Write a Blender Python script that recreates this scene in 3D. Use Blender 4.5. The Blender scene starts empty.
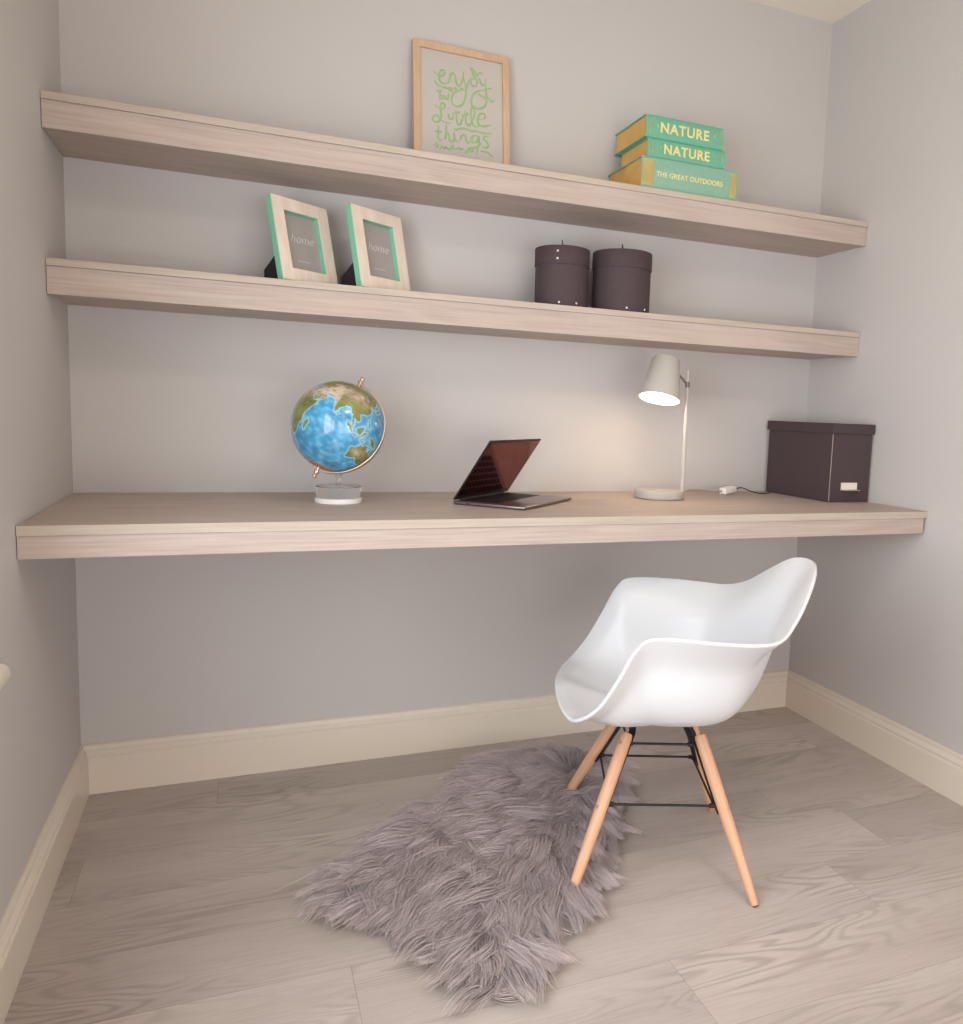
import bpy, bmesh, math, random
import numpy as np
from mathutils import Vector, Matrix
S = bpy.context.scene
COL = S.collection
random.seed(7); rng = np.random.default_rng(7)
PI = math.pi
W, H, D = 2.127, 2.249, 3.6           # room width, height, depth (back wall at y=0, room towards -y)

# ------------------------------------------------------------------ colours and materials
def lin(c):
    return tuple((x/255/12.92 if x/255 <= .04045 else ((x/255+.055)/1.055)**2.4) for x in c) + (1.0,)
def nodes(name):
    m = bpy.data.materials.new(name); m.use_nodes = True
    nt = m.node_tree; b = nt.nodes['Principled BSDF']
    return m, nt, b
def N(nt, t, **kw):
    n = nt.nodes.new(t)
    for k, v in kw.items():
        if k in n.inputs.keys(): n.inputs[k].default_value = v
        else: setattr(n, k, v)
    return n
def mat(name, col, rough=.5, metal=0., var=.03, scale=20., bump=0., bscale=150., spec=.5, coat=0., trans=0., emit=None, es=0., ior=1.45, sheen=0.):
    m, nt, b = nodes(name); L = nt.links.new
    tc = N(nt, 'ShaderNodeTexCoord')
    nz = N(nt, 'ShaderNodeTexNoise', Scale=scale, Detail=4.0)
    L(tc.outputs['Object'], nz.inputs['Vector'])
    rp = N(nt, 'ShaderNodeValToRGB')
    c = lin(col)
    rp.color_ramp.elements[0].position = .3; rp.color_ramp.elements[1].position = .7
    rp.color_ramp.elements[0].color = tuple(x*(1-var) for x in c[:3]) + (1,)
    rp.color_ramp.elements[1].color = tuple(min(1, x*(1+var)) for x in c[:3]) + (1,)
    L(nz.outputs['Fac'], rp.inputs['Fac']); L(rp.outputs['Color'], b.inputs['Base Color'])
    b.inputs['Roughness'].default_value = rough; b.inputs['Metallic'].default_value = metal
    b.inputs['Specular IOR Level'].default_value = spec; b.inputs['Coat Weight'].default_value = coat
    b.inputs['Transmission Weight'].default_value = trans; b.inputs['IOR'].default_value = ior
    b.inputs['Sheen Weight'].default_value = sheen
    if emit: b.inputs['Emission Color'].default_value = lin(emit); b.inputs['Emission Strength'].default_value = es
    if bump:
        n2 = N(nt, 'ShaderNodeTexNoise', Scale=bscale, Detail=3.0); L(tc.outputs['Object'], n2.inputs['Vector'])
        bp = N(nt, 'ShaderNodeBump', Strength=bump, Distance=.002); L(n2.outputs['Fac'], bp.inputs['Height']); L(bp.outputs['Normal'], b.inputs['Normal'])
    return m

def wood_floor(name):
    """planks: UV is metres along / across one plank, attribute 'plank' holds two random numbers and a tone"""
    m, nt, b = nodes(name); L = nt.links.new
    uv = N(nt, 'ShaderNodeUVMap'); at = N(nt, 'ShaderNodeAttribute', attribute_name='plank')
    sep = N(nt, 'ShaderNodeSeparateXYZ'); L(at.outputs['Vector'], sep.inputs[0])
    off = N(nt, 'ShaderNodeVectorMath', operation='MULTIPLY'); L(at.outputs['Vector'], off.inputs[0]); off.inputs[1].default_value = (17, 9, 0)
    ad = N(nt, 'ShaderNodeVectorMath', operation='ADD'); L(uv.outputs['UV'], ad.inputs[0]); L(off.outputs[0], ad.inputs[1])
    def stretched(sx, sy, detail=3., dist=0., rough=.5):
        mp = N(nt, 'ShaderNodeVectorMath', operation='MULTIPLY'); mp.inputs[1].default_value = (sx, sy, 1); L(ad.outputs[0], mp.inputs[0])
        n = N(nt, 'ShaderNodeTexNoise', Scale=1.0, Detail=detail, Roughness=rough, Distortion=dist); L(mp.outputs[0], n.inputs['Vector']); return n
    broad = stretched(1.7, 9.5, 1.5, .35)
    ring = N(nt, 'ShaderNodeMath', operation='MULTIPLY'); ring.inputs[1].default_value = 95.; L(broad.outputs['Fac'], ring.inputs[0])
    sn = N(nt, 'ShaderNodeMath', operation='SINE'); L(ring.outputs[0], sn.inputs[0])
    pw = N(nt, 'ShaderNodeMapRange'); L(sn.outputs[0], pw.inputs['Value']); pw.inputs['From Min'].default_value = -.2; pw.inputs['From Max'].default_value = 1.
    fib = stretched(9, 190, 5., 0., .7); patch = stretched(1.1, 5, 2.); mask = stretched(2.2, 6.5, 2.)
    mk = N(nt, 'ShaderNodeMapRange'); L(mask.outputs['Fac'], mk.inputs['Value']); mk.inputs['From Min'].default_value = .44; mk.inputs['From Max'].default_value = .62
    rm = N(nt, 'ShaderNodeMath', operation='MULTIPLY'); L(pw.outputs[0], rm.inputs[0]); L(mk.outputs[0], rm.inputs[1])
    base = N(nt, 'ShaderNodeValToRGB'); L(patch.outputs['Fac'], base.inputs['Fac'])
    e = base.color_ramp.elements; e[0].position = .3; e[1].position = .72; e[0].color = lin(FL[0]); e[1].color = lin(FL[1])
    def mix(fac_out, a_out, col, amt, mode='MIX'):
        x = N(nt, 'ShaderNodeMix', data_type='RGBA', blend_type=mode)
        s = N(nt, 'ShaderNodeMath', operation='MULTIPLY'); s.inputs[1].default_value = amt; L(fac_out, s.inputs[0]); L(s.outputs[0], x.inputs[0])
        L(a_out, x.inputs[6])
        if isinstance(col, tuple): x.inputs[7].default_value = col
        return x
    c1 = mix(rm.outputs[0], base.outputs['Color'], lin(FL[2]), .42)
    fr = N(nt, 'ShaderNodeMapRange'); L(fib.outputs['Fac'], fr.inputs['Value']); fr.inputs['From Min'].default_value = .45; fr.inputs['From Max'].default_value = .8
    c2 = mix(fr.outputs[0], c1.outputs[2], lin(FL[2]), .36)
    tone = N(nt, 'ShaderNodeMapRange'); L(sep.outputs[2], tone.inputs['Value']); tone.inputs['To Min'].default_value = .90; tone.inputs['To Max'].default_value = 1.08
    hv = N(nt, 'ShaderNodeHueSaturation'); L(tone.outputs[0], hv.inputs['Value']); L(c2.outputs[2], hv.inputs['Color'])
    # fine dark joint at the plank's long edges
    su = N(nt, 'ShaderNodeSeparateXYZ'); L(uv.outputs['UV'], su.inputs[0])
    lt = N(nt, 'ShaderNodeMath', operation='LESS_THAN'); lt.inputs[1].default_value = .0011; L(su.outputs[1], lt.inputs[0])
    lu = N(nt, 'ShaderNodeMath', operation='LESS_THAN'); lu.inputs[1].default_value = .0013; L(su.outputs[0], lu.inputs[0])
    mx = N(nt, 'ShaderNodeMath', operation='MAXIMUM'); L(lt.outputs[0], mx.inputs[0]); L(lu.outputs[0], mx.inputs[1])
    c3 = mix(mx.outputs[0], hv.outputs[0], lin((105, 92, 84)), .45)
    L(c3.outputs[2], b.inputs['Base Color'])
    rr = N(nt, 'ShaderNodeMapRange'); L(fib.outputs['Fac'], rr.inputs['Value']); rr.inputs['To Min'].default_value = .34; rr.inputs['To Max'].default_value = .5
    L(rr.outputs[0], b.inputs['Roughness'])
    bp = N(nt, 'ShaderNodeBump', Strength=.12, Distance=.002); L(fib.outputs['Fac'], bp.inputs['Height']); L(bp.outputs['Normal'], b.inputs['Normal'])
    b.inputs['Specular IOR Level'].default_value = .4
    return m

def wood_grain(name, light, dark, along=(1.2, 22, 22), fine=(6, 260, 260), fig=.35, rough=.5, sawn=.0, fine_amt=.5):
    """veneer / solid wood, grain along local X by default"""
    m, nt, b = nodes(name); L = nt.links.new
    tc = N(nt, 'ShaderNodeTexCoord')
    def st(v, d, dist=0.):
        mp = N(nt, 'ShaderNodeMapping'); mp.inputs['Scale'].default_value = v; L(tc.outputs['Object'], mp.inputs['Vector'])
        n = N(nt, 'ShaderNodeTexNoise', Scale=1.0, Detail=d, Distortion=dist); L(mp.outputs[0], n.inputs['Vector']); return n
    a = st(along, 2., .4); f = st(fine, 4.)
    ml = N(nt, 'ShaderNodeMath', operation='MULTIPLY'); ml.inputs[1].default_value = 40.; L(a.outputs['Fac'], ml.inputs[0])
    sn = N(nt, 'ShaderNodeMath', operation='SINE'); L(ml.outputs[0], sn.inputs[0])
    mr = N(nt, 'ShaderNodeMapRange'); L(sn.outputs[0], mr.inputs['Value']); mr.inputs['From Min'].default_value = -1; mr.inputs['To Max'].default_value = fig
    fr = N(nt, 'ShaderNodeMapRange'); L(f.outputs['Fac'], fr.inputs['Value']); fr.inputs['From Min'].default_value = .35; fr.inputs['From Max'].default_value = .75; fr.inputs['To Max'].default_value = fine_amt
    s = N(nt, 'ShaderNodeMath', operation='ADD', use_clamp=True); L(mr.outputs[0], s.inputs[0]); L(fr.outputs[0], s.inputs[1])
    last = s
    if sawn:                                                   # faint upright saw marks in patches
        mk = st((2.2, 8, 8), 1.); mkr = N(nt, 'ShaderNodeMapRange'); L(mk.outputs['Fac'], mkr.inputs['Value']); mkr.inputs['From Min'].default_value = .55; mkr.inputs['From Max'].default_value = .7; mkr.inputs['To Max'].default_value = sawn
        ss = st((330, 3, 3), 1.); sr = N(nt, 'ShaderNodeMath', operation='MULTIPLY'); L(ss.outputs['Fac'], sr.inputs[0]); L(mkr.outputs[0], sr.inputs[1])
        sb = N(nt, 'ShaderNodeMath', operation='SUBTRACT', use_clamp=True); L(s.outputs[0], sb.inputs[0]); L(sr.outputs[0], sb.inputs[1]); last = sb
    x = N(nt, 'ShaderNodeMix', data_type='RGBA'); L(last.outputs[0], x.inputs[0]); x.inputs[6].default_value = lin(light); x.inputs[7].default_value = lin(dark)
    L(x.outputs[2], b.inputs['Base Color']); b.inputs['Roughness'].default_value = rough; b.inputs['Specular IOR Level'].default_value = .4
    bp = N(nt, 'ShaderNodeBump', Strength=.08, Distance=.001); L(f.outputs['Fac'], bp.inputs['Height']); L(bp.outputs['Normal'], b.inputs['Normal'])
    return m

def attr_mat(name, attr, rough=.5, sheen=0., coat=0., noise=0., spec=.5):
    m, nt, b = nodes(name); L = nt.links.new
    a = N(nt, 'ShaderNodeAttribute', attribute_name=attr)
    out = a.outputs['Color']
    if noise:
        tc = N(nt, 'ShaderNodeTexCoord'); n = N(nt, 'ShaderNodeTexNoise', Scale=noise, Detail=6.0, Roughness=.65); L(tc.outputs['Object'], n.inputs['Vector'])
        mr = N(nt, 'ShaderNodeMapRange'); L(n.outputs['Fac'], mr.inputs['Value']); mr.inputs['From Min'].default_value = .3; mr.inputs['From Max'].default_value = .7; mr.inputs['To Min'].default_value = .62; mr.inputs['To Max'].default_value = 1.3
        hv = N(nt, 'ShaderNodeHueSaturation'); L(out, hv.inputs['Color']); L(mr.outputs[0], hv.inputs['Value']); out = hv.outputs[0]
    L(out, b.inputs['Base Color']); b.inputs['Roughness'].default_value = rough
    b.inputs['Sheen Weight'].default_value = sheen; b.inputs['Coat Weight'].default_value = coat; b.inputs['Specular IOR Level'].default_value = spec
    b.inputs['Coat Roughness'].default_value = .05
    return m

FL = [(181, 168, 160), (202, 190, 183), (137, 122, 114)]
M = {}
M['wall'] = mat('wall_paint', (200, 195, 192), .75, var=.012, scale=3, bump=.06, bscale=260, spec=.25)
M['ceil'] = mat('ceiling_paint', (238, 230, 216), .85, var=.01, scale=3, spec=.2)
M['base'] = mat('cream_gloss', (226, 214, 198), .32, var=.01, scale=5)
M['floor'] = wood_floor('limed_oak_planks')
M['shelf'] = wood_grain('pale_oak_veneer', (193, 177, 167), (161, 142, 131), sawn=.6, fig=.22)
M['strip'] = wood_grain('pale_oak_edge', (194, 180, 167), (172, 154, 138), fig=.2)
M['shell'] = mat('white_plastic', (222, 223, 226), .34, var=.004, scale=4, spec=.45)
M['beech'] = wood_grain('beech', (223, 178, 144), (203, 150, 112), along=(18, 18, 2.), fine=(220, 220, 8), fig=.25, rough=.42, fine_amt=.6)
M['black_steel'] = mat('black_steel', (38, 32, 36), .42, metal=.3, var=.1)
M['bolt'] = mat('zinc_bolt', (200, 190, 182), .35, metal=.8)
M['charcoal'] = mat('charcoal_board', (78, 64, 67), .68, var=.07, scale=160, bump=.25, bscale=700, spec=.3)
M['charcoal_lid'] = mat('charcoal_lid', (76, 62, 65), .66, var=.07, scale=160, bump=.25, bscale=700, spec=.3)
M['rivet_and_glint'] = mat('rivet_and_glint', (235, 225, 215), .3, metal=.5)
M['lead'] = mat('dark_cord', (50, 42, 44), .6)
M['mint'] = mat('mint_paint', (122, 200, 164), .5, var=.03)
M['frame_wood'] = wood_grain('whitewashed_frame', (240, 226, 210), (222, 200, 182), along=(9, 9, 3), fine=(160, 160, 20), fig=.3)
M['oak_frame'] = wood_grain('natural_oak_frame', (214, 182, 150), (194, 156, 120), along=(9, 9, 3), fine=(160, 160, 20), fig=.3)
M['card'] = mat('grey_card', (168, 160, 158), .35, var=.02, coat=.35)
M['letters_white'] = mat('white_ink', (222, 220, 216), .5)
M['paper'] = mat('print_paper', (194, 187, 180), .35, var=.008, coat=.25)
M['ink_green'] = mat('green_ink', (158, 190, 132), .6, var=.08, scale=60)
M['easel'] = mat('black_card', (40, 32, 36), .7)
M['book_green'] = mat('green_cloth', (108, 174, 146), .55, var=.04, scale=90, bump=.2, bscale=900)
M['book_sage'] = mat('sage_cloth', (134, 176, 154), .55, var=.04, scale=90, bump=.2, bscale=900)
M['gold'] = mat('gold_foil', (240, 216, 142), .4, metal=.0, var=.06)
M['gilt'] = mat('ochre_page_edges', (218, 172, 96), .6, var=.12, scale=14)
M['acrylic'] = mat('clear_acrylic', (250, 250, 250), .03, trans=1., ior=1.35, var=0.)
M['white_base'] = mat('white_marble', (238, 234, 230), .35)
M['brass'] = mat('rose_brass', (214, 180, 156), .33, metal=.8)
M['lamp_grey'] = mat('lamp_grey', (186, 180, 174), .42, var=.01)
M['lamp_white'] = mat('lamp_lining', (250, 246, 238), .6)
M['bulb'] = mat('bulb', (255, 240, 215), .5, emit=(255, 232, 200), es=12.)
M['lamp_dark'] = mat('lamp_joint', (120, 112, 106), .4, metal=.5)
M['white_plug'] = mat('white_switch', (242, 238, 236), .4)
M['cable'] = mat('clear_grey_cable', (168, 158, 150), .4)
M['laptop'] = mat('laptop_aluminium', (150, 136, 136), .32, metal=.9, var=.02)
M['screen'] = mat('laptop_screen', (34, 10, 11), .1, spec=.55)
M['screen'] = mat('laptop_screen', (132, 60, 56), .09, metal=1., var=.01)
M['bezel'] = mat('laptop_bezel', (16, 12, 14), .3)
M['keys'] = mat('laptop_keys', (22, 18, 20), .5)
M['tag'] = mat('label_card', (232, 222, 208), .5)
M['tag_metal'] = mat('label_metal', (196, 182, 164), .35, metal=.8)
M['globe'] = attr_mat('globe_map', 'col', rough=.25, coat=.6, noise=34.)
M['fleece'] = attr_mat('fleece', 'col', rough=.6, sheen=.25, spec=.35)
M['pelt'] = mat('pelt', (112, 98, 100), .9, var=.1)
M['fill_glow'] = mat('fill_diffuser', (255, 250, 240), .5, emit=(255, 232, 204), es=5.)  # glow of the added ceiling fill light
M['upvc'] = mat('white_window_frame', (238, 236, 232), .35)

# ------------------------------------------------------------------ helpers
def link(name, me, m=None, parent=None, smooth=False):
    o = bpy.data.objects.new(name, me); COL.objects.link(o)
    if m is not None:
        for x in (m if isinstance(m, (list, tuple)) else [m]): me.materials.append(x)
    if parent is not None: o.parent = parent
    if smooth:
        me.polygons.foreach_set('use_smooth', [True]*len(me.polygons))
    return o
def from_bm(name, bm, m, parent=None, smooth=False, auto=None):
    me = bpy.data.meshes.new(name); bmesh.ops.recalc_face_normals(bm, faces=bm.faces); bm.to_mesh(me); bm.free()
    o = link(name, me, m, parent, smooth or auto is not None)
    if auto is not None: me.set_sharp_from_angle(angle=math.radians(auto))
    return o
def thing(name, label, cat, loc=(0, 0, 0), rz=0., group=None):
    o = bpy.data.objects.new(name, None); o.empty_display_size = .05; COL.objects.link(o)
    o.location = loc; o.rotation_euler = (0, 0, rz); o['label'] = label; o['category'] = cat
    if group: o['group'] = group
    return o
def box_bm(x0, x1, y0, y1, z0, z1, bev=0., seg=2, bm=None):
    b = bm or bmesh.new(); new = bmesh.new()
    bmesh.ops.create_cube(new, size=1.)
    for v in new.verts:
        v.co = Vector(((x0+x1)/2+v.co.x*(x1-x0), (y0+y1)/2+v.co.y*(y1-y0), (z0+z1)/2+v.co.z*(z1-z0)))
    if bev: bmesh.ops.bevel(new, geom=new.edges[:], offset=bev, segments=seg, affect='EDGES', profile=.5)
    me = bpy.data.meshes.new('t'); new.to_mesh(me); new.free(); b.from_mesh(me); bpy.data.meshes.remove(me)
    return b
def box(name, x0, x1, y0, y1, z0, z1, m, parent=None, bev=.0008, seg=2):
    return from_bm(name, box_bm(x0, x1, y0, y1, z0, z1, bev, seg), m, parent)
def lathe_bm(prof, n=64, bm=None, close=True):
    """prof: list of (r, z) from bottom centre to top centre"""
    b = bm or bmesh.new(); rings = []
    for r, z in prof:
        if r < 1e-6: rings.append([b.verts.new((0, 0, z))])
        else: rings.append([b.verts.new((r*math.cos(2*PI*i/n), r*math.sin(2*PI*i/n), z)) for i in range(n)])
    for a, c in zip(rings[:-1], rings[1:]):
        for i in range(n):
            j = (i+1) % n
            if len(a) == 1 and len(c) == 1: continue
            if len(a) == 1: b.faces.new((a[0], c[j], c[i]))
            elif len(c) == 1: b.faces.new((a[i], a[j], c[0]))
            else: b.faces.new((a[i], a[j], c[j], c[i]))
    return b
def tube_bm(pts, rad, n=12, bm=None, flat=1.):
    """round (or flattened) tube through pts; rad a number or one per point"""
    b = bm or bmesh.new(); P = [Vector(p) for p in pts]; rs = rad if isinstance(rad, (list, tuple)) else [rad]*len(P)
    t0 = (P[1]-P[0]).normalized(); up = Vector((0, 0, 1)) if abs(t0.z) < .9 else Vector((1, 0, 0))
    nrm = t0.cross(up).normalized(); rings = []
    for i, p in enumerate(P):
        t = (P[min(i+1, len(P)-1)]-P[max(i-1, 0)]).normalized()
        nrm = (nrm - t*nrm.dot(t)).normalized(); bn = t.cross(nrm)
        rings.append([b.verts.new(p + nrm*math.cos(2*PI*k/n)*rs[i] + bn*math.sin(2*PI*k/n)*rs[i]*flat) for k in range(n)])
    for a, c in zip(rings[:-1], rings[1:]):
        for k in range(n): b.faces.new((a[k], a[(k+1) % n], c[(k+1) % n], c[k]))
    b.faces.new(rings[0][::-1]); b.faces.new(rings[-1])
    return b
def spline(pts, per=8, closed=False):
    P = [np.array(p, float) for p in pts]; n = len(P); out = []
    rng_ = range(n if closed else n-1)
    for i in rng_:
        g = (lambda k: P[k % n]) if closed else (lambda k: P[max(0, min(n-1, k))])
        a, b_, c, d = g(i-1), g(i), g(i+1), g(i+2)
        for s in range(per):
            t = s/per
            out.append(.5*((2*b_)+(-a+c)*t+(2*a-5*b_+4*c-d)*t*t+(-a+3*b_-3*c+d)*t**3))
    if not closed: out.append(P[-1])
    return out
def text_mesh(name, s, size, m, parent, loc, rot, depth=.0004, shear=0., space=1.0, bold=0.):
    cu = bpy.data.curves.new('t', 'FONT'); cu.body = s; cu.size = size; cu.extrude = depth; cu.align_x = 'CENTER'; cu.align_y = 'CENTER'
    cu.shear = shear; cu.space_character = space; cu.offset = bold; cu.resolution_u = 4
    t = bpy.data.objects.new('t', cu); COL.objects.link(t)
    me = bpy.data.meshes.new_from_object(t.evaluated_get(bpy.context.evaluated_depsgraph_get()))
    bpy.data.objects.remove(t); bpy.data.curves.remove(cu)
    me.materials.clear()
    o = link(name, me, m, parent); o.location = loc; o.rotation_euler = rot
    return o
def structure(o): o['kind'] = 'structure'; return o

# ------------------------------------------------------------------ the room
# floor: one mesh of planks, joints where the photograph has them
def build_floor():
    ys, pw, pl = .012, .1752, 1.037
    vs, fs, uvs, at = [], [], [], []
    rows = int((D+.2)/pw)+2
    offs = {0: .31, 1: .95, 2: .055, 3: .60, 4: .743, 5: .541, 6: .046, 7: .86}
    for r in range(rows):
        y1 = ys-r*pw; y0 = y1-pw
        o = offs.get(r, rng.random()*pl) - pl*2
        while o < W+.1:
            a, c = max(o, -.05), min(o+pl, W+.05)
            if c > a:
                i = len(vs); vs += [(a, y0, 0), (c, y0, 0), (c, y1, 0), (a, y1, 0)]; fs.append((i, i+1, i+2, i+3))
                uvs += [(a-o, 0), (c-o, 0), (c-o, pw), (a-o, pw)]
                q = (rng.random(), rng.random(), rng.random()); at += [q]*4
            o += pl
    me = bpy.data.meshes.new('floor'); me.from_pydata(vs, [], fs)
    ul = me.uv_layers.new(name='UVMap')
    for i, l in enumerate(me.loops): ul.data[i].uv = uvs[l.vertex_index]
    A = me.attributes.new('plank', 'FLOAT_VECTOR', 'POINT')
    A.data.foreach_set('vector', np.array(at, dtype=np.float32).ravel())
    return structure(link('floor', me, M['floor']))
build_floor()
T = .12
def wall(name, boxes, m):
    b = bmesh.new()
    for q in boxes: box_bm(*q, bm=b)
    o = from_bm(name, b, m); return structure(o)
WN = (-2.55, -.92, .586, 1.62)      # window_1 in the left wall: y0, y1, z0, z1
wall('wall_back', [(-T, W+T, 0, T, -.05, H+.05)], M['wall'])
wall('wall_right', [(W, W+T, -D, 0, -.05, H+.05)], M['wall'])
wall('wall_left', [(-T, 0, WN[1], 0, -.05, H+.05), (-T, 0, -D, WN[0], -.05, H+.05), (-T, 0, WN[0], WN[1], -.05, WN[2]), (-T, 0, WN[0], WN[1], WN[3], H+.05)], M['wall'])
FN = (.12, 2.0, .06, 1.32)          # fill_opening: unseen framed opening, added behind the camera for low front fill
wall('wall_front', [(-T, FN[0], -D-T, -D, -.05, H+.05), (FN[1], W+T, -D-T, -D, -.05, H+.05), (FN[0], FN[1], -D-T, -D, -.05, FN[2]), (FN[0], FN[1], -D-T, -D, FN[3], H+.05)], M['wall'])
wall('ceiling', [(-T, W+T, -D-T, T, H, H+.1)], M['ceil'])
# skirting: moulded profile (distance from wall, height)
PROF = [(0, 0), (.018, 0), (.018, .090), (.0165, .093), (.0135, .0945), (.0135, .0985), (.0155, .1005), (.0155, .103), (.0125, .108), (.0085, .112), (.0075, .1155), (.0085, .118), (.0075, .1215), (.003, .1245), (0, .1247)]
def skirting(name, p, q, nrm, m0, m1):
    """from p to q on the wall line, nrm into the room; m0/m1: mitre each end by the profile's depth"""
    b = bmesh.new(); d = (Vector(q)-Vector(p)).normalized(); n = Vector(nrm); R = []
    for base, sg, mt in ((Vector(p), 1, m0), (Vector(q), -1, m1)):
        R.append([b.verts.new(base + n*t + d*sg*(t if mt else 0) + Vector((0, 0, z))) for t, z in PROF])
    k = len(PROF)
    for i in range(k): b.faces.new((R[0][i], R[0][(i+1) % k], R[1][(i+1) % k], R[1][i]))
    b.faces.new(R[0]); b.faces.new(R[1][::-1])
    return structure(from_bm(name, b, M['base']))
skirting('baseboard_back', (0, 0, 0), (W, 0, 0), (0, -1, 0), True, True)
skirting('baseboard_left', (0, -D, 0), (0, 0, 0), (1, 0, 0), True, True)
skirting('baseboard_right', (W, -D, 0), (W, 0, 0), (-1, 0, 0), True, True)
skirting('baseboard_front', (0, -D, 0), (W, -D, 0), (0, 1, 0), True, True)
# window_1 lights the room from the left, the front opening is added for fill; the sill nosing of window_1 shows at the left edge
def window(name, u0, u1, z0, z1, axis):
    b = bmesh.new(); f = .055
    def bx(a, c, e, g):
        if axis == 'x': box_bm(-.09, -.03, a, c, e, g, .003, 1, b)
        else: box_bm(a, c, -D-.09, -D-.03, e, g, .003, 1, b)
    bx(u0, u0+f, z0, z1); bx(u1-f, u1, z0, z1); bx(u0, u1, z0, z0+f); bx(u0, u1, z1-f, z1); bx((u0+u1)/2-f/2, (u0+u1)/2+f/2, z0, z1)
    return structure(from_bm(name, b, M['upvc']))
w1 = window('window_1', WN[0], WN[1], WN[2], WN[3], 'x'); w2 = window('fill_opening', FN[0], FN[1], FN[2], FN[3], 'y')
b = box_bm(.0005, .045, WN[0]-.07, -.803, .546, .580, .015, 6)
sill = structure(from_bm('trim_1', b, M['base'], None, auto=40))

# ------------------------------------------------------------------ shelves and desk
def plank_unit(name, label, cat, z0, z1, dep, top, group=None, inset=.0016, rgap=.0):
    t = thing(name, label, cat, (W/2, -dep/2, z0), group=group)
    hx = W/2-.0012
    box('top_board', -hx, hx, -dep/2, dep/2-.001, z1-z0-top, z1-z0, M['shelf'], t, .0006)
    box('edge_strip', -hx, hx, -dep/2-.0012, -dep/2-.0001, z1-z0-top, z1-z0-.0004, M['strip'], t, .0003)
    box('fascia', -hx, hx-rgap, -dep/2+inset, -dep/2+inset+.019, 0, z1-z0-top-.0003, M['shelf'], t, .0008)
    box('underside_board', -hx, hx, -dep/2+inset+.0192, dep/2-.001, .0015, .0185, M['shelf'], t, .0004)
    return t
S1T, S1B, S2T, S2B, DT, DB, DD = 1.5907, 1.5195, 1.2619, 1.1885, .75, .6891, .550
plank_unit('floating_shelf', 'upper thick pale oak wall shelf, carrying the green books and lettered print', 'shelf', S1B, S1T, .228, .0155, 'floating oak shelves')
plank_unit('floating_shelf', 'lower thick pale oak wall shelf, carrying two photo frames and round boxes', 'shelf', S2B, S2T, .230, .0155, 'floating oak shelves')
plank_unit('floating_desk', 'long deep pale oak wall-to-wall desk with laptop, globe and lamp on it', 'desk', DB, DT, DD, .0185, rgap=.008)

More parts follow.
